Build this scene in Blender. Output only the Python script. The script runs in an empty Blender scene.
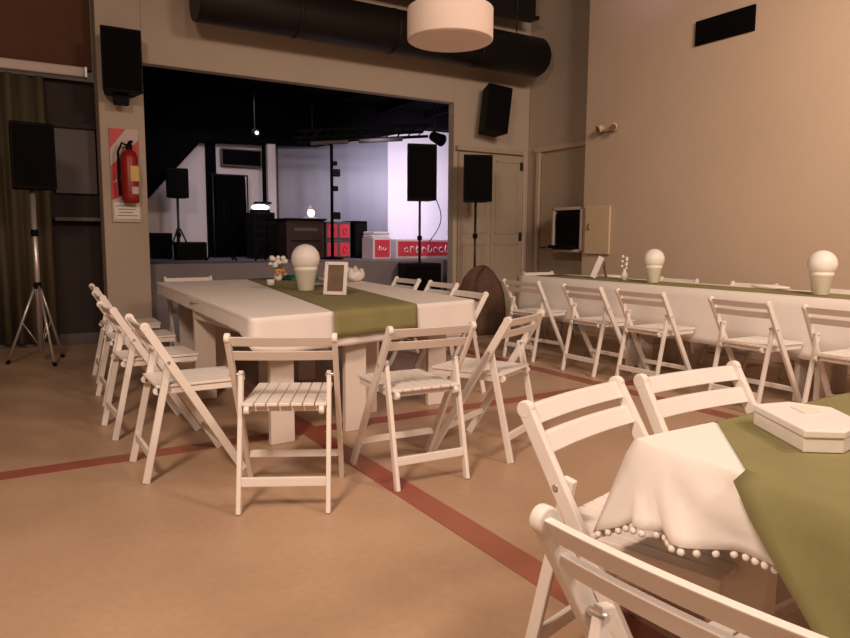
import bpy, bmesh, math, random
from mathutils import Vector, Matrix
random.seed(7)
S = bpy.context.scene
COL = S.collection
R = math.radians

# ------------------------------------------------------------------ camera
F_PX, PITCH, ROLL, CAM_H, YAW = 694.0, .117, .006, 1.18, .551
fw = Vector((math.sin(YAW)*math.cos(PITCH), math.cos(YAW)*math.cos(PITCH), -math.sin(PITCH)))
r0 = Vector((math.cos(YAW), -math.sin(YAW), 0)); u0 = r0.cross(fw)
rt = r0*math.cos(ROLL)+u0*math.sin(ROLL); up = -r0*math.sin(ROLL)+u0*math.cos(ROLL)
cd = bpy.data.cameras.new('camera'); cam = bpy.data.objects.new('camera', cd); COL.objects.link(cam)
cam.matrix_world = Matrix(((rt.x, up.x, -fw.x, 0), (rt.y, up.y, -fw.y, 0), (rt.z, up.z, -fw.z, CAM_H), (0, 0, 0, 1)))
cd.sensor_width = 36; cd.lens = 36*F_PX/850; cd.clip_start = .05
S.camera = cam

# ------------------------------------------------------------------ world, lights, exposure
w = bpy.data.worlds.new('world'); S.world = w; w.use_nodes = True
w.node_tree.nodes['Background'].inputs[0].default_value = (1, .72, .58, 1)
w.node_tree.nodes['Background'].inputs[1].default_value = .05
S.view_settings.view_transform = 'Standard'; S.view_settings.look = 'None'
S.view_settings.gamma = 1; S.view_settings.use_curve_mapping = False
S.view_settings.exposure = 0

def area(name, loc, target, size, power, col, sy=None, spread=180):
    d = bpy.data.lights.new(name, 'AREA'); d.energy = power; d.color = col; d.size = size
    if sy: d.shape = 'RECTANGLE'; d.size_y = sy
    d.spread = R(spread)
    o = bpy.data.objects.new(name, d); COL.objects.link(o); o.location = loc
    o.rotation_euler = (Vector(target)-Vector(loc)).to_track_quat('-Z', 'Y').to_euler(); return o
WARM = (1, .765, .62)
area('hall_light_left', (-1.3, .3, 3.9), (1.6, 2.8, 0), .7, 112, (1, .74, .57), spread=140)
area('hall_light_right', (3.6, -1.2, 4.2), (4.6, 3.0, .6), .9, 135, WARM)
area('hall_light_rear', (1.5, -2.2, 4.2), (2.0, 3.0, .5), .8, 60, WARM)
area('wall_washer', (3.6, .8, 4.0), (6.3, 3.2, 2.3), .6, 50, (1, .74, .54), spread=120)
area('stage_wash', (5.9, 8.75, 2.6), (6.5, 10.7, 1.5), .4, 38, (.90, .80, 1), spread=130)
area('stage_wash_left', (2.6, 8.7, 2.75), (3.3, 10.7, 1.0), .5, 5, (.84, .78, 1), spread=120)
area('stage_case_fill', (4.6, 8.6, 2.7), (4.9, 9.5, 1.0), .3, 7, (.95, .85, 1), spread=110)  # added fill light to brighten the fronts of the red cases
d = bpy.data.lights.new('violet_spot', 'SPOT'); d.energy = 26; d.color = (.75, .5, 1); d.spot_size = R(50); d.spot_blend = 1; d.shadow_soft_size = .1
o = bpy.data.objects.new('violet_spot', d); COL.objects.link(o); o.location = (4.9, 4.6, 4.4)
o.rotation_euler = (Vector((6.3, 5.4, 4.2))-Vector(o.location)).to_track_quat('-Z', 'Y').to_euler()

# ------------------------------------------------------------------ materials
def mat(name, col, rough=.6, metal=0, noise=0, nscale=6, bump=0, bscale=40, emit=None, spec=.4, col2=None, stretch=None):
    m = bpy.data.materials.new(name); m.use_nodes = True; nt = m.node_tree; b = nt.nodes['Principled BSDF']
    b.inputs['Base Color'].default_value = (*col, 1); b.inputs['Roughness'].default_value = rough
    b.inputs['Metallic'].default_value = metal; b.inputs['Specular IOR Level'].default_value = spec
    tc = nt.nodes.new('ShaderNodeTexCoord'); src = tc.outputs['Object']
    if stretch:
        mp = nt.nodes.new('ShaderNodeMapping'); mp.inputs['Scale'].default_value = stretch
        nt.links.new(src, mp.inputs[0]); src = mp.outputs[0]
    n = nt.nodes.new('ShaderNodeTexNoise'); n.inputs['Scale'].default_value = nscale; n.inputs['Detail'].default_value = 5
    nt.links.new(src, n.inputs['Vector'])
    r = nt.nodes.new('ShaderNodeValToRGB')
    c2 = col2 if col2 else tuple(c*(1-(noise or .06)) for c in col)
    r.color_ramp.elements[0].color = (*c2, 1); r.color_ramp.elements[1].color = (*col, 1)
    r.color_ramp.elements[0].position = .3; r.color_ramp.elements[1].position = .7
    nt.links.new(n.outputs['Fac'], r.inputs[0]); nt.links.new(r.outputs[0], b.inputs['Base Color'])
    if bump:
        n2 = nt.nodes.new('ShaderNodeTexNoise'); n2.inputs['Scale'].default_value = bscale
        nt.links.new(src, n2.inputs['Vector'])
        bp = nt.nodes.new('ShaderNodeBump'); bp.inputs['Strength'].default_value = bump; bp.inputs['Distance'].default_value = .01
        nt.links.new(n2.outputs['Fac'], bp.inputs['Height']); nt.links.new(bp.outputs[0], b.inputs['Normal'])
    if emit:
        b.inputs['Emission Color'].default_value = (*emit[0], 1); b.inputs['Emission Strength'].default_value = emit[1]
    return m
M = dict(
    plaster=mat('plaster', (.52, .43, .345), .85, noise=.07, nscale=1.2, bump=.15, bscale=25),
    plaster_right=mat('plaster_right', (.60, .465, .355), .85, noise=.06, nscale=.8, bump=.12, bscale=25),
    ceiling=mat('ceiling', (.12, .08, .06), .9),
    chair=mat('chair_paint', (.85, .80, .75), .42, noise=.05, nscale=9, bump=.06, bscale=60),
    cloth=mat('cloth_white', (.86, .81, .77), .85, noise=.04, nscale=5, bump=.04, bscale=500),
    olive=mat('cloth_olive', (.26, .235, .10), .9, noise=.14, nscale=7, bump=.05, bscale=500),
    table=mat('table_paint', (.78, .70, .63), .5, noise=.06),
    black=mat('black_plastic', (.006, .005, .006), .65, bump=.1, bscale=120, spec=.12),
    grille=mat('speaker_grille', (.005, .0045, .005), .9, bump=.3, bscale=400, spec=.08),
    duct=mat('duct_dark', (.012, .009, .008), .5, bump=.1, spec=.3),
    steel=mat('steel', (.62, .58, .56), .35, metal=.7),
    darksteel=mat('dark_steel', (.05, .045, .045), .4, metal=.6),
    stagewall=mat('stage_wall', (.80, .74, .78), .8, noise=.05, nscale=2),
    stagefloor=mat('stage_floor', (.24, .215, .24), .6, noise=.12, nscale=3),
    stageblack=mat('stage_black', (.004, .0035, .005), .95, spec=.05),
    screen=mat('grey_screen', (.36, .36, .42), .8, noise=.06, nscale=2),
    darkwall=mat('dark_wall', (.045, .033, .030), .85, noise=.3, nscale=2),
    brownwall=mat('brown_wall', (.13, .055, .028), .85, noise=.25, nscale=2),
    curtain=mat('curtain', (.11, .09, .05), .95, noise=.3, nscale=3, stretch=(8, 1, .4)),
    greypanel=mat('grey_panel', (.11, .09, .09), .6, noise=.1),
    extred=mat('extinguisher_red', (.33, .015, .012), .35, noise=.1),
    red=mat('red_paint', (.62, .03, .025), .4, noise=.1),
    redcase=mat('red_panel', (.80, .06, .10), .5, noise=.1),
    whitecase=mat('white_case', (.80, .76, .80), .5),
    white=mat('white_plastic', (.86, .82, .78), .45),
    cream=mat('cream_ceramic', (.84, .80, .68), .4, noise=.04),
    yellow=mat('yellow_label', (.75, .52, .16), .6),
    drum=mat('drum_fabric', (.86, .72, .64), .8, noise=.03, bump=.1, bscale=200),
    teal=mat('teal_cloth', (.02, .20, .17), .8),
    brown=mat('brown_fabric', (.15, .085, .062), .9, noise=.35, nscale=9, bump=.5, bscale=60),
    wood=mat('brown_picture', (.22, .14, .09), .6, noise=.3, nscale=14),
    green=mat('leaf_green', (.10, .16, .05), .7), orange=mat('orange_petal', (.75, .28, .08), .7),
    cupdoor=mat('cupboard_door', (.66, .52, .34), .5, noise=.04),
    door=mat('door_paint', (.47, .39, .30), .6, noise=.06),
    darkwood=mat('dark_console', (.045, .018, .018), .5, noise=.3),
    lens=mat('lamp_lens', (.9, .9, 1), .3, emit=((.92, .9, 1), 3.0)),
    strip=mat('screen_case', (.62, .50, .45), .5),
    jewel=mat('pompom', (.88, .83, .78), .8),
    vent=mat('vent_black', (.004, .0035, .0035), .95, spec=.05),
)
# floor: sealed concrete with dull red bands laid in the joints
fm = bpy.data.materials.new('concrete_floor'); fm.use_nodes = True; nt = fm.node_tree; b = nt.nodes['Principled BSDF']
b.inputs['Roughness'].default_value = .42; b.inputs['Specular IOR Level'].default_value = .35
tc = nt.nodes.new('ShaderNodeTexCoord')
n1 = nt.nodes.new('ShaderNodeTexNoise'); n1.inputs['Scale'].default_value = 1.3; n1.inputs['Detail'].default_value = 6
n2 = nt.nodes.new('ShaderNodeTexNoise'); n2.inputs['Scale'].default_value = 30; n2.inputs['Detail'].default_value = 4
nt.links.new(tc.outputs['Object'], n1.inputs[0]); nt.links.new(tc.outputs['Object'], n2.inputs[0])
cr = nt.nodes.new('ShaderNodeValToRGB'); cr.color_ramp.elements[0].position = .3; cr.color_ramp.elements[1].position = .7
cr.color_ramp.elements[0].color = (.46, .305, .20, 1); cr.color_ramp.elements[1].color = (.58, .395, .265, 1)
nt.links.new(n1.outputs[0], cr.inputs[0])
mx = nt.nodes.new('ShaderNodeMixRGB'); mx.blend_type = 'MULTIPLY'; mx.inputs[0].default_value = .18
nt.links.new(cr.outputs[0], mx.inputs[1]); nt.links.new(n2.outputs[0], mx.inputs[2])
nt.links.new(mx.outputs[0], b.inputs['Base Color'])
bp = nt.nodes.new('ShaderNodeBump'); bp.inputs['Strength'].default_value = .12; bp.inputs['Distance'].default_value = .004
nt.links.new(n2.outputs[0], bp.inputs['Height']); nt.links.new(bp.outputs[0], b.inputs['Normal'])
M['floor'] = fm
M['band'] = mat('red_band', (.28, .07, .05), .45, col2=(.36, .14, .09), nscale=.8, bump=.1)

# ------------------------------------------------------------------ mesh helpers
class MB:
    def __init__(s): s.bm = bmesh.new()
    def _add(s, verts, faces):
        vs = [s.bm.verts.new(v) for v in verts]
        for f in faces:
            try: s.bm.faces.new([vs[i] for i in f])
            except ValueError: pass
        return s
    def box(s, c, d, rot=None):
        c = Vector(c); h = Vector(d)/2; m = rot if rot else Matrix.Identity(3)
        v = [c + m @ Vector((x*h.x, y*h.y, z*h.z)) for x in (-1, 1) for y in (-1, 1) for z in (-1, 1)]
        return s._add(v, [(0,1,3,2), (4,6,7,5), (0,4,5,1), (2,3,7,6), (0,2,6,4), (1,5,7,3)])
    def bar(s, p, q, wx, wt, side=(1, 0, 0)):
        p = Vector(p); q = Vector(q); a = (q-p).normalized(); sx = Vector(side); sx = (sx-a*sx.dot(a)).normalized(); sy = a.cross(sx)
        m = Matrix((sx, sy, a)).transposed()
        return s.box((p+q)/2, (wx, wt, (q-p).length), m)
    def tube(s, pts, r, n=10, r2=None, cap=True):
        pts = [Vector(p) for p in pts]; rings = []
        for i, p in enumerate(pts):
            a = (pts[min(i+1, len(pts)-1)]-pts[max(i-1, 0)]).normalized()
            x = a.orthogonal().normalized() if i == 0 else (px - a*px.dot(a)).normalized()
            px = x; y = a.cross(x)
            rr = r if r2 is None else r+(r2-r)*i/(len(pts)-1)
            rings.append([s.bm.verts.new(p+(x*math.cos(2*math.pi*k/n)+y*math.sin(2*math.pi*k/n))*rr) for k in range(n)])
        for A, B in zip(rings, rings[1:]):
            for k in range(n): s.bm.faces.new((A[k], A[(k+1)%n], B[(k+1)%n], B[k])).smooth = True
        if cap: s.bm.faces.new(rings[0][::-1]); s.bm.faces.new(rings[-1])
        return s
    def lathe(s, prof, c=(0, 0, 0), n=24, smooth=True):
        c = Vector(c); rings = []
        for r, z in prof:
            rings.append([s.bm.verts.new(c+Vector((max(r, 1e-4)*math.cos(2*math.pi*k/n), max(r, 1e-4)*math.sin(2*math.pi*k/n), z))) for k in range(n)])
        for A, B in zip(rings, rings[1:]):
            for k in range(n): s.bm.faces.new((A[k], A[(k+1)%n], B[(k+1)%n], B[k])).smooth = smooth
        s.bm.faces.new(rings[0][::-1]); s.bm.faces.new(rings[-1]); return s
    def prism(s, poly, z0, z1):
        n = len(poly)
        return s._add([(x, y, z0) for x, y in poly]+[(x, y, z1) for x, y in poly],
                      [tuple(range(n))[::-1], tuple(range(n, 2*n))]+[(i, (i+1)%n, n+(i+1)%n, n+i) for i in range(n)])
    def prism_y(s, poly, y0, y1):
        n = len(poly)
        return s._add([(x, y0, z) for x, z in poly]+[(x, y1, z) for x, z in poly],
                      [tuple(range(n)), tuple(range(n, 2*n))[::-1]]+[(i, n+i, n+(i+1)%n, (i+1)%n) for i in range(n)])
    def ball(s, c, r, u=20, v=12, sq=(1, 1, 1)):
        prof = [(r*math.sin(math.pi*i/v), -r*math.cos(math.pi*i/v)) for i in range(v+1)]
        c = Vector(c); n = u; rings = []
        for rr, z in prof:
            rings.append([s.bm.verts.new(c+Vector((max(rr, 1e-4)*math.cos(2*math.pi*k/n)*sq[0], max(rr, 1e-4)*math.sin(2*math.pi*k/n)*sq[1], z*sq[2]))) for k in range(n)])
        for A, B in zip(rings, rings[1:]):
            for k in range(n): s.bm.faces.new((A[k], A[(k+1)%n], B[(k+1)%n], B[k])).smooth = True
        return s
    def build(s, name, material, parent=None, bevel=0, loc=None):
        bmesh.ops.recalc_face_normals(s.bm, faces=s.bm.faces)
        me = bpy.data.meshes.new(name); s.bm.to_mesh(me); s.bm.free()
        me.materials.append(M[material] if isinstance(material, str) else material)
        o = bpy.data.objects.new(name, me); COL.objects.link(o)
        if parent: o.parent = parent
        if loc: o.location = loc
        if bevel:
            b = o.modifiers.new('bevel', 'BEVEL'); b.width = bevel; b.segments = 2; b.limit_method = 'ANGLE'; b.angle_limit = R(40)
        return o
def tag(o, label, cat, group=None, kind=None):
    o['label'] = label; o['category'] = cat
    if group: o['group'] = group
    if kind: o['kind'] = kind
    return o
def thing(name, label, cat, loc=(0, 0, 0), rz=0, group=None):
    o = bpy.data.objects.new(name, None); COL.objects.link(o); o.empty_display_size = .1
    o.location = loc; o.rotation_euler = (0, 0, rz); return tag(o, label, cat, group)
def struct(o): o['kind'] = 'structure'; return o
def copy_tree(o, parent=None):
    c = o.copy(); COL.objects.link(c)
    if parent: c.parent = parent; c.matrix_parent_inverse = o.matrix_parent_inverse
    for ch in list(o.children): copy_tree(ch, c)
    return c

# ------------------------------------------------------------------ the room
ZC = 5.0
struct(MB().box((1.4, 2.45, -.05), (9.9, 11.9, .1)).build('floor', 'floor'))
b = MB()                                                             # red bands set flush in the floor
b.box((1.57, 2.4, .001), (.13, 11.4, .004)).box((1.4, 3.90, .001), (9.4, .13, .003)).box((4.12, 2.4, .001), (.13, 11.4, .0035))
struct(b.build('trim_1', 'band'))
struct(MB().box((1.4, 2.45, ZC+.05), (9.9, 11.9, .1)).build('ceiling', 'ceiling'))
# back wall: left pier, lintel and right pier round the wide stage opening
b = MB()
b.box((1.19, 8.14, 2.5), (.44, .28, 5)).box((3.385, 8.07, 4.0), (3.95, .14, 2.03)).box((6.015, 8.07, 2.5), (1.31, .14, 5))
struct(b.build('wall_back', 'plaster', bevel=.008))
b = MB(); b.box((-1.10, 8.44, 1.4), (4.80, .12, 2.8)); struct(b.build('wall_left_recess', 'darkwall'))
b = MB(); b.box((-1.27, 8.34, 3.95), (4.46, .1, 2.1)); struct(b.build('wall_left_upper', 'brownwall'))
b = MB(); b.box((-3.45, 2.4, 2.5), (.1, 12, 5)); struct(b.build('wall_left', 'plaster'))
b = MB(); b.box((1.4, -3.45, 2.5), (9.9, .1, 5)); struct(b.build('wall_rear', 'plaster'))
b = MB(); b.box((6.49, 1.55, 2.5), (.38, 9.86, 5)); struct(b.build('wall_right', 'plaster_right', bevel=.01))
b = MB(); b.box((6.74, 7.24, 2.5), (.14, 1.52, 5)); struct(b.build('wall_right_recess', 'plaster'))
b = MB(); b.box((-1.27, 8.365, .06), (4.46, .03, .12)); struct(b.build('baseboard_back', 'greypanel', bevel=.004))
# stage room behind the opening
b = MB(); b.box((5.22, 9.56, .43), (7.74, 2.5, .86)); struct(b.build('floor_stage', 'stagefloor'))
b = MB(); b.box((5.2, 10.87, 2.1), (7.8, .12, 4.2)); struct(b.build('wall_stage', 'stagewall'))
b = MB(); b.box((1.36, 9.6, 2.1), (.1, 2.4, 4.2)).box((9.05, 9.57, 2.1), (.1, 2.5, 4.2)); struct(b.build('wall_stage_side', 'stageblack'))
b = MB(); b.box((5.2, 9.55, 3.36), (7.6, 2.5, .08))
for k in range(6): b.box((1.9+k*.9, 9.55, 3.27), (.07, 2.5, .12))
struct(b.build('ceiling_stage', 'stageblack'))
b = MB(); b.prism_y([(1.42, 1.35), (1.85, 1.70), (2.62, 2.56), (4.5, 2.62), (5.7, 2.88), (6.5, 3.06), (9.0, 3.1), (9.0, 3.31), (1.42, 3.31)], 10.45, 10.79); struct(b.build('trim_2', 'stageblack'))
b = MB(); b.box((2.81, 10.76, 1.75), (.14, .10, 1.78)); struct(b.build('trim_3', 'stageblack', bevel=.01))
# double door in the back wall
dr = MB().box((5.98, 7.985, 1.17), (1.12, .05, 2.34)).build('door_1', 'door', bevel=.006); struct(dr)
b = MB()
for x in (5.70, 6.25):
    for z, h in ((.62, .95), (1.75, 1.0)):
        for sx in (-1, 1): b.box((x+sx*.19, 7.955, z), (.03, .012, h))
        for sz in (-1, 1): b.box((x, 7.955, z+sz*h/2), (.41, .012, .03))
b.build('panel_moulding', 'door', dr, .003)
MB().box((5.975, 7.952, 1.17), (.02, .014, 2.3)).build('meeting_strip', 'door', dr)
for z in (1.2, 2.2): MB().box((6.50, 7.95, z), (.045, .016, .12)).build('hinge', 'darksteel', dr, .003)
b = MB().box((6.56, 7.97, 1.2), (.04, .06, 2.42)); struct(b.build('trim_4', 'strip', bevel=.004))
b = MB().box((5.96, 7.97, 2.39), (1.16, .06, .06)); struct(b.build('trim_6', 'door', bevel=.004))
# side door in the recess of the right wall
d2 = MB().box((6.655, 7.22, 1.17), (.03, .92, 2.34)).build('door_2', 'door', bevel=.004); struct(d2)
b = MB().box((6.645, 7.22, 2.42), (.05, 1.2, .07)).box((6.645, 6.70, 1.2), (.05, .07, 2.4)).box((6.645, 7.74, 1.2), (.05, .07, 2.4)); struct(b.build('trim_5', 'plaster_right', bevel=.004))
MB().tube([(6.63, 7.6, 1.05), (6.59, 7.6, 1.05), (6.59, 7.49, 1.05)], .01).build('handle', 'darksteel', d2)

# ------------------------------------------------------------------ ducts and drum lamp
t = thing('ventilation_duct', 'long dark round duct across the lintel above the stage opening', 'duct', (4.1, 7.5, 3.60))
xa, xb = -2.22, 2.30
b = MB(); b.tube([(xa-.03, 0, 0), (xa, 0, 0), (xb-.03, 0, 0)], .25, 28).build('pipe', 'duct', t)
b = MB(); b.tube([(xb-.03, 0, 0), (xb+.02, 0, 0), (xb+.05, 0, 0)], .245, 28, .19).build('end_cap', 'duct', t, .01)
for x in (-1.2, .0, 1.2): MB().tube([(x, 0, 0), (x+.03, 0, 0)], .256, 28).build('joint_band', 'duct', t)
for x in (-1.9, 1.9): MB().tube([(x, 0, .24), (x, 0, 1.39)], .008, 8).build('hanger', 'darksteel', t)
MB().tube([(xb+.05, -.04, 0), (xb+.075, -.04, 0)], .03, 12).build('end_glint', 'steel', t)  # small bright steel disc standing in for the glint on the duct end
t = thing('steel_beam', 'dark steel beam under the ceiling above the round duct', 'beam', (4.6, 7.55, 4.08))
b = MB(); b.box((0, 0, .02), (3.5, .2, .04)).box((0, 0, .2), (3.5, .03, .34)).box((0, 0, .38), (3.5, .2, .04)); b.build('web', 'duct', t, .004)
for x in (-1.5, 1.5): MB().box((x, 0, .66), (.06, .06, .52)).build('bracket', 'duct', t)
t = thing('drum_pendant_lamp', 'off-white drum pendant lamp hanging before the dark duct', 'lamp', (2.64, 4.0, 2.475))
b = MB(); b.lathe([(.277, 0), (.284, .005), (.284, .20), (.277, .205)], n=48); b.build('lamp_shade', 'drum', t, .003)
b = MB(); b.lathe([(.27, -.004), (.27, -.001)], n=40); b.build('diffuser', 'drum', t)
b = MB(); b.tube([(0, 0, .2), (0, 0, 2.44)], .006, 8); b.build('cord', 'black', t)
b = MB(); b.lathe([(.05, 2.44), (.05, 2.475), (.02, 2.48)]); b.build('ceiling_rose', 'white', t)

# ------------------------------------------------------------------ wall-mounted speakers
def cabinet(t, w, d, h, z0, tilt=None):
    b = MB(); b.prism([(-w/2, -d/2), (w/2, -d/2), (w*.36, d/2), (-w*.36, d/2)], z0, z0+h); c = b.build('cabinet', 'black', t, .012)
    g = MB().box((0, -d/2-.004, z0+h*.5), (w*.9, .012, h*.92)).build('grille', 'grille', t, .004)
    return c, g
t = thing('hanging_speaker', 'black wall speaker at top of the left pier above the red striped sign', 'speaker', (1.16, 7.80, 2.60))
cabinet(t, .38, .30, .62, 0)
MB().box((0, .02, -.05), (.14, .1, .1)).build('swivel', 'black', t, .004); MB().box((0, .17, .3), (.06, .1, .06)).build('wall_bracket', 'black', t, .004)
t = thing('hanging_speaker', 'black tilted wall speaker right of the stage opening below the duct end', 'speaker', (5.79, 7.74, 2.58))
cabinet(t, .36, .30, .62, 0); t.rotation_euler = (R(-4), R(8), R(-12))
MB().box((0, .2, .3), (.06, .16, .06)).build('wall_bracket', 'darksteel', t, .004)

# speaker on tripod stand
def stand_speaker(loc, ztop, zbot, w, label, slabel, legmat, rz=0, legs=True, base=0, leg_r=.38, group=None, ang0=90, tube_r=.017):
    s = thing('speaker_stand', slabel, 'stand', loc, 0, None)
    base_z = 0
    b = MB(); b.tube([(0, 0, .12 if legs else 0), (0, 0, zbot-.005)], tube_r, 12); b.build('pole', legmat, s)
    for z in ((.72, 1.2) if legs and zbot > 1.3 else (zbot*.4,)):
        if z < zbot-.2: MB().lathe([(.03, z-.03), (.034, z), (.03, z+.03)], n=14).build('collar', 'black', s)
    if legs:
        for k in range(3):
            a = R(ang0+120*k); ca, sa = math.cos(a), math.sin(a); hz = min(.72, zbot*.5)
            l = MB().tube([(ca*.02, sa*.02, hz), (ca*leg_r, sa*leg_r, .018)], .012, 10).build('leg', legmat, s)
            MB().tube([(ca*(leg_r-.012), sa*(leg_r-.012), .035), (ca*(leg_r+.004), sa*(leg_r+.004), .002)], .017, 10).build('rubber_foot', 'black', l)
            MB().tube([(ca*.015, sa*.015, .16), (ca*leg_r*.5, sa*leg_r*.5, hz*.52)], .006, 8).build('brace', legmat, s)
    t = thing('loudspeaker', label, 'speaker', (loc[0], loc[1], loc[2]+zbot), rz)
    cabinet(t, w, w*.8, ztop-zbot, 0)
    return s, t
stand_speaker((.30, 7.30, 0), 2.17, 1.59, .36, 'black loudspeaker on the silver tripod stand before the olive curtain', 'silver tripod stand with bright tube left of the pier', 'steel', R(10), ang0=-72, leg_r=.28, tube_r=.024)
stand_speaker((5.34, 7.45, 0), 2.23, 1.64, .38, 'black loudspeaker on stand beside the beige double door', 'thin dark tripod stand before the beige double door', 'darksteel', R(-25), ang0=30, leg_r=.27)
stand_speaker((2.17, 10.1, .86), 1.24, .84, .30, 'small black loudspeaker on stand at left of the stage back wall', 'thin black stand on the stage at far left', 'darksteel', R(-10), legs=True, leg_r=.2)
sb = thing('subwoofer', 'black subwoofer box on the floor at the right end of the stage front', 'speaker', (4.82, 8.06, 0), R(-8))
# stands just before the stage riser (y 8.31)
cabinet(sb, .56, .38, .84, 0)
stand_speaker((4.86, 8.06, .845), 1.55, .82, .40, 'tall black loudspeaker on a pole before the bright white stage wall', 'black pole rising from the subwoofer at the stage right end', 'darksteel', R(-20), legs=False)
tag(MB().tube([(4.95+.13*math.sin(k/12*3.1)-.10*k/12, 7.80, 1.68-.55*k/12) for k in range(13)], .006, 6).build('cable', 'black'), 'thin black cable looping from the tall speaker on the subwoofer', 'cable')

# ------------------------------------------------------------------ extinguisher board
t = thing('extinguisher_board', 'red and white diagonal striped board on the left pier', 'sign', (1.195, 7.985, 1.32))
MB().box((0, 0, .485), (.285, .018, .97)).build('board', 'strip', t, .003)
b = MB()
for z0, z1, za, zb in ((.70, .80, .97, .97), (.26, .36, .62, .72), (.24, .14, .30, .40)):
    pass
b.prism_y([(-.14, .76), (.02, .965), (-.14, .965)], -.016, -.008)
b.prism_y([(-.14, .40), (-.14, .58), (.14, .86), (.14, .68)], -.016, -.008)
b.prism_y([(-.14, .23), (-.14, .40), (.14, .50), (.0, .30)], -.016, -.008)
b.build('red_stripe', 'red', t)
b = MB().box((0, -.014, .12), (.25, .008, .17)); lb = b.build('notice', 'white', t)
b = MB()
for k in range(4): b.box((-.01+.01*(k%2), -.020, .17-.033*k), (.20-.03*(k%3), .004, .007))
b.build('text_line', 'wood', lb)
t = thing('fire_extinguisher', 'dark red fire extinguisher hanging before the striped board', 'extinguisher', (1.225, 7.885, 1.52))
t.scale = (1.15, 1, 1.15)
MB().lathe([(.06, 0), (.072, .012), (.075, .05), (.075, .40), (.06, .45), (.03, .475)], n=28).build('cylinder', 'extred', t)
MB().lathe([(.028, .47), (.028, .52), (.016, .53)], n=16).box((.01, -.02, .54), (.03, .13, .02)).build('valve', 'black', t, .003)
MB().tube([(0, 0, .5), (-.06, -.02, .53), (-.095, -.02, .45), (-.1, -.02, .2), (-.09, -.02, .06)], .011, 8).build('hose', 'black', t)
MB().box((.03, -.071, .26), (.075, .02, .14)).build('label_plate', 'yellow', t, .008)
MB().box((.03, -.071, .11), (.06, .02, .07)).build('label_plate', 'strip', t, .008)
MB().box((0, .075, .3), (.04, .05, .05)).build('wall_hook', 'darksteel', t)

# ------------------------------------------------------------------ left recess: screen case, curtain, grey panel
t = thing('projection_screen_case', 'long pale roller screen case fixed high left of the pier', 'screen', (-.78, 8.16, 2.80))
MB().box((0, 0, .045), (3.3, .09, .10)).build('case', 'strip', t, .015)
MB().box((1.66, 0, .045), (.03, .1, .11)).build('end_cap', 'steel', t, .006)
b = MB(); pts = []
n = 130; vs = []
for k in range(n+1):
    x = -1.9+2.39*k/n; y = 8.27+.045*math.sin(k*.82)+.015*math.sin(k*.31+1)
    vs.append((b.bm.verts.new((x, y, 2.78)), b.bm.verts.new((x+.02*math.sin(k*.2), y+.01, .06))))
for A, B in zip(vs, vs[1:]): b.bm.faces.new((A[0], B[0], B[1], A[1])).smooth = True
o = b.build('curtain', 'curtain'); sm = o.modifiers.new('solid', 'SOLIDIFY'); sm.thickness = .008
tag(o, 'dull olive floor-length curtain in the dark recess at far left', 'curtain')
t = thing('serving_hatch_panel', 'grey rectangular hatch shutter in the dark recess behind the tripod stand', 'panel', (.76, 8.34, 1.62))
MB().box((0, 0, .34), (.40, .05, .68)).build('panel', 'greypanel', t, .005)
MB().box((0, -.03, .70), (.46, .09, .05)).build('top_ledge', 'darkwall', t, .004)
MB().box((0, -.05, -.27), (.46, .16, .04)).build('shelf', 'greypanel', t, .004)

# ------------------------------------------------------------------ right wall: vent, emergency lamp, monitor cupboard
t = thing('wall_vent', 'black rectangular air vent high on the right wall', 'vent', (6.285, 4.58, 3.17))
MB().box((0, 0, .115), (.03, .66, .24)).build('frame', 'vent', t, .003)
b = MB()
for k in range(6): b.box((-.018, 0, .03+.034*k), (.012, .60, .008))
b.build('slat', 'black', t)
t = thing('emergency_light', 'small twin-head emergency light on the right wall near the corner', 'lamp', (6.27, 6.04, 2.44))
MB().box((0, 0, .05), (.06, .16, .09)).build('housing', 'plaster_right', t, .01)
for s in (-1, 1):
    h = MB().tube([(-.02, s*.10, .055), (-.08, s*.12, .03)], .038, 14, .045).build('lamp_head', 'plaster_right', t)
    MB().tube([(-.081, s*.1203, .0297), (-.086, s*.122, .028)], .036, 14).build('lens', 'wood', h)
t = thing('monitor_cupboard', 'cream wall cupboard with open door and black screen inside, in the corner', 'cupboard', (6.48, 6.785, 1.0))
b = MB(); W, D, H = .56, .34, .58      # opening faces -X
b.box((0, 0, .02), (D, W, .04)).box((0, 0, H-.02), (D, W, .04)).box((0, W/2-.02, H/2), (D, .04, H)).box((0, -W/2+.02, H/2), (D, .04, H)).box((D/2-.01, 0, H/2), (.02, W, H))
b.build('body', 'strip', t, .02)
scr = MB().box((-.08, -.02, .29), (.16, .49, .46)).build('monitor', 'black', t, .03)
MB().box((-.165, -.02, .30), (.008, .42, .36)).build('screen_glass', 'grille', scr, .004)
MB().box((-.20, .04, .07), (.10, .44, .04)).build('keyboard_tray', 'black', t, .006)
MB().box((-.205, -.59, .28), (.03, .42, .59)).build('door', 'cupdoor', t, .014)
MB().tube([(-.22, -.46, .28), (-.24, -.46, .30), (-.24, -.46, .34), (-.22, -.46, .36)], .006, 8).build('handle', 'darksteel', t)

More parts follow.
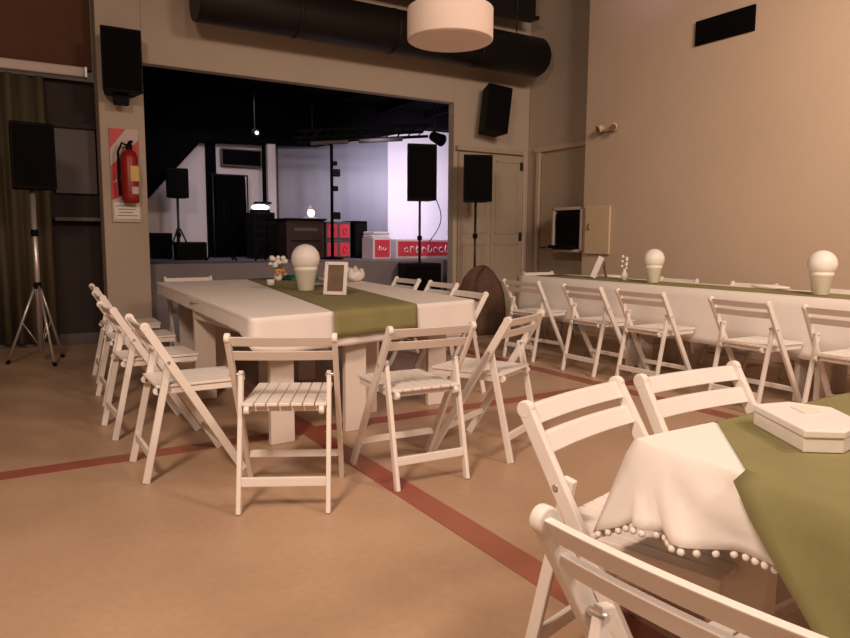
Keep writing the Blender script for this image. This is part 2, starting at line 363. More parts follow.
# ------------------------------------------------------------------ stage things
def sbox(name, x, y, z, w, d, h, m, label, cat, rz=0, group=None, bev=.01):
    t = thing(name, label, cat, (x, y, z), rz, group)
    MB().box((0, 0, h/2), (w, d, h)).build('body', m, t, bev); return t
ZS = .861
t = sbox('monitor_wedge', 1.96, 10.36, ZS, .30, .28, .36, 'black', 'upright black box behind the low black box at stage left', 'speaker')
MB().box((0, -.145, .18), (.26, .01, .31)).build('grille', 'grille', t)
t = sbox('monitor_wedge', 2.22, 9.68, ZS, .38, .30, .24, 'black', 'low black box in front at stage left', 'speaker')
MB().box((0, -.155, .12), (.33, .01, .19)).build('grille', 'grille', t)
t = thing('backdrop_board', 'dark blue-grey board high on the stage back wall', 'board', (3.26, 10.70, 2.25))
MB().box((0, 0, .12), (.62, .05, .26)).build('board', 'greypanel', t, .005)
MB().box((0, -.03, .12), (.58, .01, .22)).build('face', 'stageblack', t)
t = thing('stage_curtain', 'black drape hanging at left centre of the stage', 'curtain', (3.04, 10.55, ZS))
b = MB(); vs = []
for k in range(61):
    x = -.22+.44*k/60; y = .03*math.sin(k*.9)
    vs.append((b.bm.verts.new((x, y, 1.22)), b.bm.verts.new((x*1.15, y*1.3, .01))))
for A, B in zip(vs, vs[1:]): b.bm.faces.new((A[0], B[0], B[1], A[1])).smooth = True
o = b.build('drape', 'stageblack', t); o.modifiers.new('solid', 'SOLIDIFY').thickness = .01
MB().tube([(-.26, 0, 1.23), (.26, 0, 1.23)], .012, 8).build('rail', 'darksteel', t)
for x in (-.26, .26): MB().tube([(x, 0, 0), (x, 0, 1.24)], .012, 8).build('post', 'darksteel', t)
t = sbox('amplifier_rack', 3.27, 9.9, ZS, .30, .42, .66, 'black', 'black upright rack with a glowing lamp on top, left centre of stage', 'rack')
b = MB()
for k in range(5): b.box((0, -.215, .1+.12*k), (.26, .012, .09))
b.build('rack_unit', 'grille', t, .003)
t = thing('stage_lamp', 'bright white lamp lying on the black upright rack', 'lamp', (3.27, 9.9, ZS+.661))
MB().lathe([(.14, 0), (.15, .02), (.14, .04)], n=20).build('base', 'black', t)
MB().ball((0, -.02, .075), .13, sq=(1, .8, .33)).build('lens', 'lens', t)
MB().box((.05, .02, .14), (.22, .16, .03)).build('hood', 'black', t, .006)
t = thing('wall_post', 'pinkish white post standing between rack and console on the stage', 'post', (3.68, 10.58, ZS))
MB().box((0, 0, .92), (.13, .12, 1.84)).build('shaft', 'stagewall', t, .008)
MB().box((0, 0, .05), (.2, .18, .1)).build('base', 'stagewall', t, .006)
MB().box((-.10, .02, .92), (.05, .05, 1.84)).build('edge_pipe', 'stageblack', t, .006)
t = thing('grey_backdrop', 'wide grey cloth backdrop hung on the stage back wall', 'backdrop', (4.81, 10.73, ZS))
b = MB(); vs = []
for k in range(81):
    x = -.96+1.96*k/80; y = .014*math.sin(k*.22)+.004*math.sin(k*.6)
    vs.append((b.bm.verts.new((x, y, 2.05)), b.bm.verts.new((x, y, .1))))
for A, B in zip(vs, vs[1:]): b.bm.faces.new((A[0], B[0], B[1], A[1])).smooth = True
o = b.build('cloth', 'screen', t); o.modifiers.new('solid', 'SOLIDIFY').thickness = .006
MB().tube([(-.98, 0, 2.06), (1.02, 0, 2.06)], .014, 8).build('rail', 'darksteel', t)
t = sbox('mixing_console_case', 3.79, 9.7, ZS, .58, .50, .55, 'darkwood', 'dark reddish console case at centre stage behind the white ball pot', 'case')
MB().box((0, -.02, .565), (.62, .54, .03)).build('lid', 'black', t, .006)
MB().box((0, -.255, .42), (.36, .012, .05)).build('handle_recess', 'greypanel', t, .004)
for z in (.12, .26): MB().box((0, -.255, z), (.44, .01, .015)).build('seam', 'black', t)
for k, (x, y, z) in enumerate([(4.33, 9.72, ZS), (4.33, 9.72, ZS+.272)]):
    t = thing('flight_case', ['red and grey flight case under another beside the dark console', 'red and grey flight case on top of its twin beside the dark console'][k], 'case', (x, y, z), 0, 'stacked red flight cases')
    MB().box((0, 0, .135), (.40, .4, .268)).build('body', 'greypanel', t, .006)
    for sx in (-1, 1): MB().box((sx*.10, -.203, .135), (.16, .012, .2)).build('red_panel', 'redcase', t)
    b = MB(); b.tube([(sx*.1+.04*math.cos(a/6*6.28)*.8, -.212, .135+.05*math.sin(a/6*6.28)) for sx in (-1,) for a in range(6)], .007, 6)
    b.tube([(.1+.04*math.cos(a/6*6.28)*.8, -.212, .135+.05*math.sin(a/6*6.28)) for a in range(6)], .007, 6); b.build('logo', 'red', t)
t = sbox('amplifier_case', 4.69, 9.72, ZS, .22, .45, .56, 'stageblack', 'black upright case right of the stacked red flight cases', 'case')
MB().box((0, -.228, .28), (.17, .01, .48)).build('front_panel', 'black', t)
def scribble(b, x0, x1, zc, h, n, y):
    rs = random.Random(n); step = (x1-x0)/n
    for i in range(n):
        cx = x0+step*(i+.5); w_ = step*.34; a0 = rs.uniform(0, 3); sp = rs.uniform(3.2, 5.2); k_ = rs.uniform(.6, 1)
        b.tube([(cx+w_*math.cos(a0+sp*q/7), y, zc+h*.42*k_*math.sin(a0+sp*q/7)+h*.06*q/7) for q in range(8)], .008, 6)
        if rs.random() < .5: b.tube([(cx-w_, y, zc-h*.4), (cx-w_*.6, y, zc+h*rs.uniform(.3, .6))], .008, 6)
t = thing('flight_case', 'small white-edged case with red front at left of the case row', 'case', (4.79, 9.18, ZS), 0, 'red fronted cases along the stage')
MB().box((0, 0, .155), (.30, .36, .31)).build('body', 'whitecase', t, .008)
MB().box((0, -.183, .155), (.24, .012, .25)).build('red_panel', 'redcase', t)
b = MB(); scribble(b, -.07, .07, .15, .08, 2, -.192); b.build('logo', 'whitecase', t)
t = thing('flight_case', 'long white-edged case with red front and white script lettering', 'case', (5.52, 9.18, ZS), 0, 'red fronted cases along the stage')
MB().box((0, 0, .145), (1.0, .36, .29)).build('body', 'whitecase', t, .008)
MB().box((0, -.183, .15), (.93, .012, .22)).build('red_panel', 'redcase', t)
b = MB(); scribble(b, -.38, .44, .13, .12, 8, -.192); b.build('logo', 'whitecase', t)
for k in range(2):
    t = thing('folded_sheet', ['white folded sheet under another on the small red-front case', 'white folded sheet topmost on the small red-front case'][k], 'sheet', (4.79+.01*k, 9.2, ZS+.312+.045*k), R(4*k), 'white sheets on the red-front case')
    MB().box((0, 0, .021), (.28, .3, .042)).build('fold', 'whitecase', t, .014)
# tall microphone / light mast at centre
t = thing('lighting_mast', 'tall black mast with clamped fittings at centre of the stage', 'stand', (4.10, 9.22, ZS))
MB().tube([(0, 0, .0), (0, 0, 1.62)], .022, 12).build('pole', 'stageblack', t)
MB().lathe([(.16, 0), (.16, .02), (.03, .04)]).build('base', 'stageblack', t)
for z, s in ((1.22, 1), (1.35, .6), (1.0, .7), (.62, 1)): MB().box((.05*s, -.02, z), (.12*s, .08, .10*s)).build('clamp', 'black', t, .01)
t = thing('stage_lamp', 'small white lit lamp beside the mast on the dark console', 'lamp', (3.94, 9.66, ZS+.58))
MB().lathe([(.11, 0), (.12, .015), (.06, .03)]).build('base', 'white', t)
MB().ball((.02, 0, .085), .055).build('bulb', 'lens', t)
MB().lathe([(.05, .13), (.03, .18), (.01, .20)]).build('cap', 'white', t)
t = thing('lighting_truss', 'black truss bar with pale tubes slung under the stage ceiling', 'truss', (0, 0, 0))
for dz, dy in ((0, 0), (.16, 0), (.08, .14)): MB().tube([(3.7, 9.5+dy, 2.50+dz), (5.5, 8.9+dy, 2.66+dz)], .022, 10).build('chord', 'black', t)
b = MB()
for k in range(12):
    f = k/12; g = (k+1)/12; P = lambda q: (3.7+1.8*q, 9.5-.6*q, 2.50+.16*q)
    p, q = P(f), P(g); b.tube([p, (q[0], q[1], q[2]+.16)], .009, 6).tube([(q[0], q[1], q[2]+.16), (q[0], q[1]+.14, q[2]+.08)], .009, 6)
b.build('lattice', 'black', t)
for x0, x1 in ((3.85, 4.35), (4.5, 5.1)):
    f = lambda x: ((x-3.7)/1.8)
    MB().tube([(x0, 9.42-.6*f(x0), 2.47+.16*f(x0)), (x1, 9.42-.6*f(x1), 2.47+.16*f(x1))], .03, 12).build('lamp_tube', 'greypanel', t)
for x in (3.9, 5.3): MB().tube([(x, 9.43-.333*(x-3.9)*.98, 2.69+.1*(x-3.9)), (x, 9.43-.333*(x-3.9)*.98, 3.32)], .008, 6).build('hanger', 'darksteel', t)
t = thing('par_can', 'round black spotlight at right end of the stage truss', 'lamp', (5.55, 8.85, 2.66))
MB().tube([(0, 0, 0), (.05, -.18, -.08)], .07, 16, .09).build('housing', 'black', t)
MB().tube([(0, -.05, .05), (0, -.05, .63)], .010, 6).build('yoke', 'darksteel', t)
t = thing('effect_light', 'tiny lit spotlight glinting under the black stage ceiling', 'lamp', (2.92, 9.0, 2.50))
MB().tube([(0, 0, .03), (0, -.10, 0)], .04, 14, .05).build('housing', 'black', t)
MB().tube([(0, -.101, 0), (0, -.106, 0)], .022, 12).build('lens', 'lens', t)
MB().tube([(0, -.02, .05), (0, -.02, .80)], .008, 6).build('yoke', 'darksteel', t)
# tripods on the stage
def tripod(x, y, label, h=.5, r=.3, a0=20, top=None):
    t = thing('microphone_stand', label, 'stand', (x, y, ZS), 0, 'black tripods on the stage')
    MB().tube([(0, 0, .1), (0, 0, h)], .01, 8).build('pole', 'stageblack', t)
    for k in range(3):
        a = R(a0+120*k); MB().tube([(0, 0, .25), (r*math.cos(a), r*math.sin(a), .012)], .012, 8).build('leg', 'stageblack', t)
    if top: MB().tube([(0, 0, h), top], .008, 8).build('boom', 'stageblack', t)
tripod(2.50, 9.0, 'black tripod with spread legs on the stage beside the low black box', .75, .24, 170)
tripod(2.98, 8.75, 'black tripod with tilted boom before the upright rack', .55, .2, 200, (.18, 0, .50))

# ------------------------------------------------------------------ brown heap under the right speaker stand
b = MB(); prof = [(.40, 0), (.40, .1), (.385, .3), (.35, .48), (.29, .62), (.20, .71), (.10, .75), (.02, .76)]
b.lathe(prof, n=40)
for v in b.bm.verts:
    a = math.atan2(v.co.y, v.co.x); k = 1+.07*math.sin(5*a)+.05*math.sin(11*a+v.co.z*3); v.co.x *= k*.82; v.co.y *= k*.60; v.co.z *= 1.06+.05*math.sin(3*a)
o = b.build('draped_cover', 'brown', loc=(5.13, 6.98, 0))
tag(o, 'brown fabric cover draped in a heap before the stand of the double-door speaker', 'cover')

# ------------------------------------------------------------------ folding chair
def make_chair():
    t = thing('folding_chair', '', 'chair', (0, 0, 0), 0, 'white wooden folding chairs')
    A = lambda z: .46*(1-z/.78)            # forward offset of the long post at height z
    W = .222
    for s in (-1, 1):
        b = MB(); b.bar((s*W, A(0), .002), (s*W, A(.760), .760), .022, .040)
        b.tube([(s*W-.0118, A(.758), .758), (s*W+.0118, A(.758), .758)], .0225, 16)
        b.build('back_post', 'chair', t, .004)
    for s in (-1, 1):
        b = MB(); b.bar((s*.190, -.005, .001), (s*.190, .125, .60), .020, .034)
        b.build('rear_leg', 'chair', t, .004)
        MB().tube([(s*.174, .112, .585), (s*.237, .112, .585)], .008, 10).build('pivot_bolt', 'steel', t)
    # curved back slats
    for z0, z1 in ((.722, .764), (.656, .699)):
        b = MB(); n = 10; ring = []
        for k in range(n+1):
            u = -1+2*k/n; x = u*(W-.008); bow = -.013*(1-u*u)
            ring.append([b.bm.verts.new((x, A(z)+bow+dy, z)) for z, dy in ((z0, -.009), (z1, -.009), (z1, .009), (z0, .009))])
        for P, Q in zip(ring, ring[1:]):
            for j in range(4): b.bm.faces.new((P[j], P[(j+1)%4], Q[(j+1)%4], Q[j]))
        b.bm.faces.new(ring[0][::-1]); b.bm.faces.new(ring[-1])
        b.build('back_slat', 'chair', t, .003)
    # seat: side rails, cross rails and slats running front to back
    sf = MB()
    for s in (-1, 1): sf.box((s*.160, .275, .438), (.022, .42, .034)); sf.tube([(s*.160-.011, .065, .438), (s*.160+.011, .065, .438)], .018, 12)
    sf.box((0, .10, .440), (.32, .02, .028)).box((0, .46, .440), (.32, .02, .028))
    sf.build('seat_frame', 'chair', t, .003)
    b = MB()
    for k in range(7): b.box((-.156+.052*k, .275, .462), (.047, .43, .014))
    b.build('seat', 'chair', t, .003)
    MB().box((0, .02, .135), (.36, .018, .040)).build('rear_rung', 'chair', t, .003)
    MB().box((0, A(.15), .15), (.422, .018, .034)).build('front_rung', 'chair', t, .003)
    return t
proto = make_chair(); used = [False]
def chair(x, y, rz, label):
    o = proto if not used[0] else copy_tree(proto)
    used[0] = True
    o.location = (x, y, 0); o.rotation_euler = (0, 0, R(rz)); o['label'] = label; return o
# around the square table
chair(.985, 2.75, -28, 'white folding chair seen from behind at the near left corner of the runner table')
chair(1.72, 2.72, -3, 'white folding chair directly behind the hanging end of the olive runner')
chair(2.41, 2.87, 27, 'white folding chair turned obliquely at the near right corner of the runner table')
chair(.55, 3.62, -90, 'nearest white folding chair in the row along the left side of the runner table')
chair(.52, 4.46, -88, 'second nearest white folding chair in the row along the left table side')
chair(.58, 5.36, -90, 'third white folding chair along the left table side, partly hidden by nearer ones')
chair(.64, 6.20, -92, 'farthest white folding chair along the left table side, by the pier')
chair(1.62, 7.20, 180, 'white folding chair at the far end of the runner table, only its top slat showing')
chair(3.12, 4.40, 88, 'white folding chair at right side of the runner table behind the oblique one')
chair(3.50, 5.36, 90, 'white folding chair on the right side of the runner table, second from the near end')
chair(3.52, 6.05, 90, 'farthest white folding chair on the right side, before the red cases')
# room side of the long wall table
for y, dx, rz, lab in ((2.22, 0, -90, 'white folding chair at the long wall table cut by the right picture edge'),
                       (2.90, 0, -92, 'white folding chair at the long wall table, second from the right picture edge'),
                       (3.76, 0, -88, 'white folding chair in the middle of the row at the long wall table'),
                       (4.40, 0, -90, 'white folding chair at the long wall table, second from its far end'),
                       (5.22, 0, -82, 'white folding chair at the far end of the row at the long wall table')):
    chair(4.28+dx, y, rz, lab)
for y, lab in ((2.35, 'white folding chair against the right wall, nearest, top slat behind the right white ball'),
               (3.15, 'white folding chair against the right wall just beyond the right white ball'),
               (3.95, 'white folding chair against the right wall just before the left white ball'),
               (4.80, 'farthest white folding chair against the right wall, beyond the left white ball')):
    chair(6.08, y, 90, lab)
chair(5.62, 6.53, 180, 'white folding chair behind the far end of the long wall table')
# foreground
chair(.692, .540, -84, 'large nearest white folding chair cut by the bottom edge of the picture')
chair(1.31, 1.37, 194, 'white folding chair drawn up to the far left corner of the near table')
chair(1.84, 1.41, 180, 'white folding chair at far side of the near table, right of another one')

# ------------------------------------------------------------------ tables
def make_table(name, label, L, Wd, H, loc, rz, group=None, apron=.12, inset=.065):
    t = thing(name, label, 'table', loc, rz, group)
    MB().box((0, 0, H-.015), (Wd, L, .03)).build('tabletop', 'table', t, .004)
    b = MB()
    for s in (-1, 1): b.box((s*(Wd/2-.035), 0, H-.03-apron/2), (.022, L-.1, apron)); b.box((0, s*(L/2-.035), H-.03-apron/2), (Wd-.1, .022, apron))
    b.build('apron', 'table', t, .003)
    for sx in (-1, 1):
        for sy in (-1, 1):
            MB().box((sx*(Wd/2-.10), sy*(L/2-inset), (H-.03)/2+.0005), (.145, .04, H-.031)).build('leg', 'table', t, .004)
    return t
LT = [(1.165, 3.60), (2.74, 3.93), (3.02, 6.86), (1.29, 6.68)]
make_table('banquet_table', 'white banquet table with wide panel legs at near left under the runner cloth', 1.46, .68, .745, (1.53, 4.42, 0), R(4), 'tables pushed together under the runner')
make_table('banquet_table', 'white banquet table at far left under the runner cloth', 1.44, .70, .745, (1.70, 5.97, 0), R(-2), 'tables pushed together under the runner')
make_table('banquet_table', 'white banquet table at near right under the runner cloth', 1.36, .74, .745, (2.37, 4.72, 0), R(-3), 'tables pushed together under the runner')
make_table('banquet_table', 'white banquet table at far right under the runner cloth', 1.40, .80, .745, (2.52, 6.10, 0), R(-3), 'tables pushed together under the runner')

def cloth(name, quad, z, drops, mat_, label, wave=.018, freq=9, flare=.05, thick=.004, tops=True, seed=1, fold=False):
    """quad: 4 corners counter clockwise; drops[i]: drop of the edge i -> i+1"""
    rnd = random.Random(seed); b = MB(); P = [Vector((*p, 0)) for p in quad]; N = 40
    pts, nor, dr, sp = [], [], [], 0; s = 0
    for i in range(4):
        a, c = P[i], P[(i+1)%4]; e = (c-a); L = e.length; n = Vector((e.y, -e.x, 0)).normalized()
        pe = P[i]-P[(i-1)%4]; pn = Vector((pe.y, -pe.x, 0)).normalized(); ne = P[(i+2)%4]-c; nn = Vector((ne.y, -ne.x, 0)).normalized()
        for k in range(N):
            f = k/N; m = n.copy(); d = drops[i]; cor = 0
            if f < .08: q = 1-f/.08; m = n*(1-.5*q)+pn*.5*q; cor = q; d = d*(1-.5*q)+drops[i-1]*.5*q
            if f > .92: q = (f-.92)/.08; m = n*(1-.5*q)+nn*.5*q; cor = q; d = d*(1-.5*q)+drops[(i+1)%4]*.5*q
            pts.append(a+e*f); nor.append(m*(1+.5*cor)); dr.append(d*(1+(.3 if fold else .12)*cor)); nor[-1] = nor[-1]; s += L/N
    n = len(pts); acc = [0]
    for i in range(n): acc.append(acc[-1]+(pts[(i+1)%n]-pts[i]).length)
    levels = [(0, 0), (.004, .006), (.010, .02)]+[(.012+flare*q, q) for q in (.15, .3, .45, .6, .75, .88, 1)]
    rings = []
    for li, (off, q) in enumerate(levels):
        ring = []
        for i in range(n):
            depth = q*dr[i] if li > 2 else q*.3
            wv = wave*(q if li > 2 else 0)*(math.sin(acc[i]*freq*2+seed)+.6*math.sin(acc[i]*freq*3.7+2*seed))
            sc = min(1, dr[i]/.3)
            if fold and i >= 3*N and li > 2:
                ds = acc[i]-acc[3*N]; th = math.atan2(ds, depth+.02); wv = .016*q*math.sin(th*17); off *= 1-.65*min(1, max(0, (ds-.18)/.1)); sc = 1
                if ds > .27: wv *= .2
            p = pts[i]+nor[i]*(off*(sc if li > 2 else 1)+max(wv, -off+.006)*sc)
            ring.append(b.bm.verts.new((p.x, p.y, z-depth)))
        rings.append(ring)
    for A, B in zip(rings, rings[1:]):
        for i in range(n):
            if max(dr[i], dr[(i+1)%n]) > .001: b.bm.faces.new((A[i], A[(i+1)%n], B[(i+1)%n], B[i])).smooth = True
    b.bm.faces.new(rings[0])
    o = b.build(name, mat_); sm = o.modifiers.new('solid', 'SOLIDIFY'); sm.thickness = thick; sm.offset = 1
    if label: tag(o, label, 'tablecloth' if 'cloth' in name else 'runner')
    return o, rings, z, dr
LQ = [(1.12, 3.54), (2.78, 3.90), (3.08, 6.90), (1.24, 6.72)]
cloth('tablecloth', LQ, .753, (.20, .10, .12, .10), 'cloth', 'white cloth over the square group of tables with the olive runner', wave=.008, flare=.02, seed=3)
def runner_mesh(name, A, B, C, D, z, d0, d1, label, n=24, seed=2, over=.006):
    """strip from edge A-B (near, hangs d0) to D-C (far, hangs d1)"""
    b = MB(); A, B, C, D = [Vector((*p, 0)) for p in (A, B, C, D)]; rows = []
    dirn = ((D-A)+(C-B)).normalized()
    def row(pa, pb, zz, out):
        r = []
        for k in range(n+1):
            f = k/n; p = pa.lerp(pb, f)+out*1.0
            r.append(b.bm.verts.new((p.x, p.y, zz+.0015*math.sin(f*17+zz*30))))
        return r
    if d0:
        for q in (1, .75, .5, .25, .08): rows.append(row(A, B, z-d0*q, -dirn*(.036+.015*q)))
        rows.append(row(A, B, z-.006, -dirn*.032))
    for q in [i/16 for i in range(17)]: rows.append(row(A.lerp(D, q), B.lerp(C, q), z, dirn*0 - (dirn*.02 if q == 0 and d0 else Vector())))
    if d1:
        rows.append(row(D, C, z-.006, dirn*.032))
        for q in (.08, .25, .5, .75, 1): rows.append(row(D, C, z-d1*q, dirn*(.036+.015*q)))
    for P, Q in zip(rows, rows[1:]):
        for k in range(n): b.bm.faces.new((P[k], P[k+1], Q[k+1], Q[k])).smooth = True
    o = b.build(name, 'olive'); sm = o.modifiers.new('solid', 'SOLIDIFY'); sm.thickness = .003; sm.offset = 0
    return tag(o, label, 'runner')
runner_mesh('table_runner', (1.62, 3.648), (2.25, 3.785), (2.78, 6.85), (2.10, 6.80), .760, .15, 0, 'olive green runner along the square table group, hanging over its near end')
# long wall table
make_table('banquet_table', 'long white table against the right wall, near one in the row', 1.58, .72, .755, (5.25, 1.95, 0), 0, 'tables under the long wall cloth')
make_table('banquet_table', 'long white table against the right wall, middle one in the row', 1.58, .72, .755, (5.25, 3.55, 0), 0, 'tables under the long wall cloth')
make_table('banquet_table', 'long white table against the right wall, far one in the row', 1.58, .72, .755, (5.25, 5.15, 0), 0, 'tables under the long wall cloth')
cloth('tablecloth', [(4.87, 1.13), (5.63, 1.13), (5.63, 5.97), (4.87, 5.97)], .763, (.4, .2, .4, .42), 'cloth', 'long white cloth hanging to knee height on the table by the right wall', wave=.014, freq=7, flare=.04, seed=5)
runner_mesh('table_runner', (5.05, 1.20), (5.45, 1.20), (5.45, 5.90), (5.05, 5.90), .769, 0, 0, 'narrow olive runner on the long table by the right wall')
# near table
make_table('banquet_table', 'white table in the right foreground with hexagonal white box on it', 1.80, .72, .745, (2.07, .62, 0), R(90), None, apron=.07, inset=.20)
o, rings, zz, dr = cloth('tablecloth', [(1.15, .24), (2.99, .24), (2.99, .99), (1.15, .99)], .752, (.22, .2, .19, .145), 'cloth', 'white cloth with pompom hem on the near foreground table', wave=.016, freq=8, flare=.07, seed=2, fold=True)
n = len(rings[-1])
hem = [None]*0
me = o.data
# pompoms: sample the hem positions from the mesh's own last ring (ring order was kept)
base = (len(rings)-1)*n
hemco = [me.vertices[base+i].co.copy() for i in range(n)]
pom = MB(); cnt = 0
seq = [hemco[i] for i in list(range(96, 160))+[0]]
poms = []
for a, c in zip(seq, seq[1:]):
    L = (c-a).length; m = max(1, round(L/.024))
    for k in range(m): poms.append(a.lerp(c, k/m))
pb = None
for k, p in enumerate(poms[:96]):
    if pb is None:
        pb = MB().ball((0, 0, 0), .0075, 10, 6).build('pompom', 'jewel', o); q = pb
    else:
        q = pb.copy(); COL.objects.link(q); q.parent = o
    q.location = (p.x, p.y, p.z-.008)
# olive overlay lying askew on it
b = MB(); NX, NY = 44, 18; vid = {}
def inside_x(y): return 1.15+max(0, (y-.74))/.25*.26
rows = []
for j in range(NY+1):
    y = .26+(.985-.26)*j/NY; x0 = inside_x(y)
    rows.append([b.bm.verts.new((x0+(2.97-x0)*i/NX, y, .7585)) for i in range(NX+1)])
for P, Q in zip(rows, rows[1:]):
    for i in range(NX): b.bm.faces.new((P[i], P[i+1], Q[i+1], Q[i]))
# left hanging flap
prev = [r[0] for r in rows if r[0].co.y <= .745]
yy = [v.co.y for v in prev]
for q, off in ((.01, .045), (.06, .062), (.14, .072), (.24, .078), (.36, .082), (.46, .086)):
    cur = [b.bm.verts.new((1.15-off-.006*math.sin(y*26+q*3), .26+(y-.26)*max(.12, 1-1.95*q), .7585-q)) for y in yy]
    for k in range(len(cur)-1): b.bm.faces.new((prev[k], prev[k+1], cur[k+1], cur[k])).smooth = True
    prev = cur
prev = [v for v in rows[-1]]
for q, off in ((.01, .03), (.08, .05)):
    cur = [b.bm.verts.new((v.co.x, .985+off+.006*math.sin(v.co.x*20), .7585-q)) for v in rows[-1]]
    for k in range(NX): b.bm.faces.new((prev[k], prev[k+1], cur[k+1], cur[k])).smooth = True
    prev = cur
o = b.build('table_overlay', 'olive'); sm = o.modifiers.new('solid', 'SOLIDIFY'); sm.thickness = .003; sm.offset = 0
tag(o, 'olive green overlay cloth lying askew on the near foreground table', 'tablecloth')

# ------------------------------------------------------------------ things on the tables
t = thing('gift_box', 'flat white six-sided box on the olive overlay of the near table', 'box', (0, 0, .761))
poly = [(1.45, .925), (1.34, .745), (1.40, .70), (1.50, .715), (1.575, .82), (1.545, .90)]
c = Vector((sum(p[0] for p in poly)/6, sum(p[1] for p in poly)/6))
MB().prism(poly, 0, .034).build('tray', 'chair', t, .002)
MB().prism([tuple(c+(Vector(p)-c)*1.03) for p in poly], .030, .046).build('lid', 'white', t, .003)
MB().prism([tuple(c+Vector((.03, .03))+(Vector(p)-c)*.28) for p in poly], .046, .049).build('lid_ornament', 'cream', t)

def ball_pot(x, y, z, label, s=1.0):
    t = thing('ball_topiary_pot', label, 'ornament', (x, y, z), 0, 'white ball pots'); t.scale = (s, s, s)
    MB().lathe([(.058, 0), (.062, .004), (.086, .155), (.092, .16), (.092, .185), (.084, .19)], n=32).build('pot', 'cream', t)
    b = MB().ball((0, 0, .255), .112, 32, 20)
    b.build('ball', 'white', t)
ball_pot(2.04, 5.10, .7635, 'white ball on tapered pot, on the square table beside the picture frame', .98)
ball_pot(5.22, 4.42, .7725, 'white ball on tapered pot, on the long wall table at its far half', .86)
ball_pot(5.22, 2.86, .7725, 'white ball on tapered pot, on the long wall table near the right picture edge', .90)
t = thing('picture_frame', 'white picture frame with brown picture leaning on the olive runner', 'frame', (2.06, 4.60, .764), R(-12))
t.rotation_euler = (R(-10), 0, R(-48))
b = MB(); b.box((-.075, 0, .12), (.025, .02, .24)).box((.075, 0, .12), (.025, .02, .24)).box((0, 0, .228), (.15, .02, .025)).box((0, 0, .012), (.15, .02, .025)); b.build('frame', 'white', t, .003)
MB().box((0, .004, .12), (.13, .008, .2)).build('picture', 'wood', t)
MB().bar((0, .015, .15), (0, .105, .022), .03, .006).build('easel_leg', 'white', t)
t = thing('flower_vase', 'small clear-white vase with white and orange flowers at the far end of the runner', 'vase', (2.26, 6.35, .764))
MB().lathe([(.03, 0), (.04, .03), (.028, .09), (.036, .11)]).build('vase', 'white', t)
b = MB(); rr = random.Random(4)
for k in range(16): b.ball((rr.uniform(-.07, .07), rr.uniform(-.07, .07), rr.uniform(.13, .22)), rr.uniform(.018, .03), 10, 6)
b.build('white_blossom', 'white', t)
b = MB()
for k in range(5): b.ball((rr.uniform(-.05, .06), rr.uniform(-.07, -.02), rr.uniform(.06, .11)), .018, 10, 6)
b.build('orange_blossom', 'orange', t)
b = MB()
for k in range(8): a = k*.8; b.tube([(0, 0, .08), (.04*math.cos(a), .04*math.sin(a), .14), (.09*math.cos(a), .09*math.sin(a), .15)], .006, 6, .002)
b.build('leaf', 'green', t)
t = thing('folded_napkin', 'teal folded cloth on the runner behind the white ball pot', 'cloth', (2.52, 6.45, .764), R(10))
MB().box((0, 0, .012), (.30, .22, .024)).build('lower_fold', 'teal', t, .008); MB().box((.01, .01, .034), (.26, .2, .018)).build('upper_fold', 'teal', t, .007)
for x, y, lab in ((1.98, 5.75, 'tiny white candle cup left of the white ball pot'), (2.19, 5.02, 'tiny white candle cup between ball pot and picture frame')):
    t = thing('candle_cup', lab, 'candle', (x, y, .764), 0, 'candle cups on the runner')
    MB().lathe([(.024, 0), (.03, .006), (.033, .05), (.027, .052)]).build('cup', 'white', t); MB().tube([(0, 0, .05), (.002, 0, .062)], .002, 6).build('wick', 'black', t)
t = thing('serving_tray', 'flat white tray beyond the white ball pot on the square table', 'tray', (2.30, 5.62, .764))
MB().lathe([(.09, 0), (.13, .012), (.135, .016), (.09, .006)]).build('dish', 'white', t)
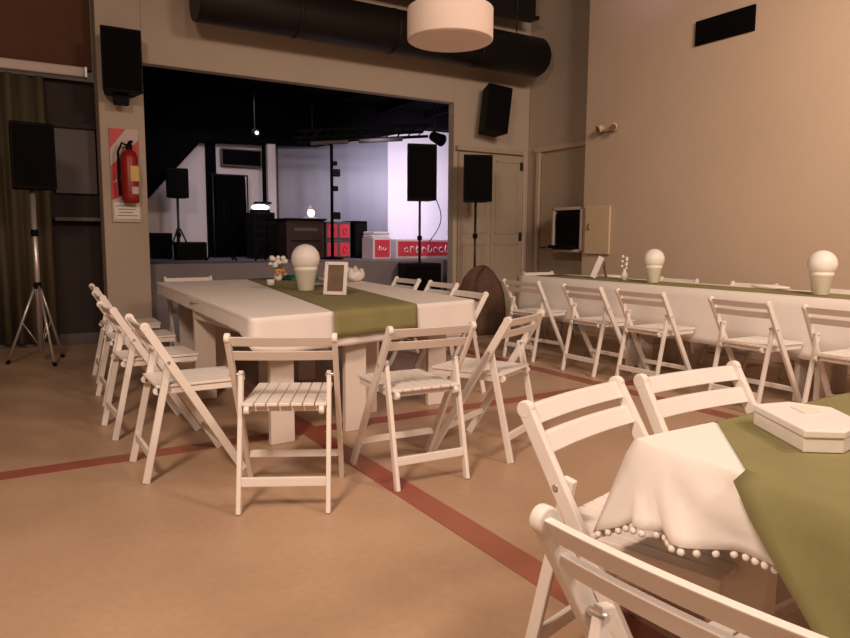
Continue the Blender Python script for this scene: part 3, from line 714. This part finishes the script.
for k, (x, y, z, rz) in enumerate([(2.90, 6.25, .757, 12), (2.92, 6.52, .757, -20), (2.90, 5.98, .757, 40)]):
    t = thing('napkin_bundle', ['white crumpled napkin with dark marks, middle of the three at the far right table corner', 'white crumpled napkin farthest on the square table', 'white crumpled napkin nearest the chairs on the right side of the square table'][k], 'napkin', (x, y, z), R(rz), 'crumpled white napkins')
    b = MB().ball((0, 0, .045), .1, 18, 10, sq=(1.2, .8, .44))
    for v in b.bm.verts: v.co.z = max(.001, v.co.z*(1+.22*math.sin(v.co.x*60)+.18*math.sin(v.co.y*80)))
    nb = b.build('napkin', 'white', t); nb.scale = (1, 1, 1.3)
    if k == 0: MB().box((-.03, -.085, .06), (.02, .012, .03)).box((.05, -.08, .055), (.04, .012, .02)).build('dark_print', 'black', t)
# on the long wall table
t = thing('white_orchid', 'small white flower stem in a bottle on the long wall table', 'plant', (5.25, 4.80, .7725))
MB().lathe([(.03, 0), (.032, .06), (.014, .09), (.014, .11)]).build('bottle', 'white', t)
b = MB()
for k in range(8): b.ball((.02*math.cos(k*2.1)+.01*k/8, .03*math.sin(k*2.1), .12+.016*k), .015, 10, 6)
b.build('blossom', 'white', t)
t = thing('table_easel', 'narrow white leaning card on a dark easel at the wall table far end', 'card', (5.25, 5.16, .7725), R(-62))
MB().box((0, -.02, .115), (.06, .012, .23), Matrix.Rotation(R(22), 3, 'Y')).build('card', 'white', t, .003)
MB().bar((.05, .02, .17), (.05, .13, .01), .018, .018).box((.03, .01, .15), (.10, .03, .05)).build('easel', 'wood', t)
for k, (y, x) in enumerate([(2.1, 5.53), (3.45, 5.53), (5.25, 5.53)]):
    t = thing('napkin_bundle', ['white folded napkin on the long wall table nearest the camera', 'white folded napkin between the two balls on the long wall table', 'white folded napkin beyond the left ball on the long wall table'][k], 'napkin', (x, y, .7645), R(90+5*k), 'napkins on the long wall table')
    b = MB().ball((0, 0, .02), .1, 16, 8, sq=(1.7, .6, .18)); b.build('napkin', 'cloth', t)
# floor debris
t = MB().ball((.02, 1.63, .004), .008, 8, 6, sq=(1.6, 1, .5)).build('floor_crumb', 'wood'); tag(t, 'small dark crumb on the open floor at lower left', 'debris')
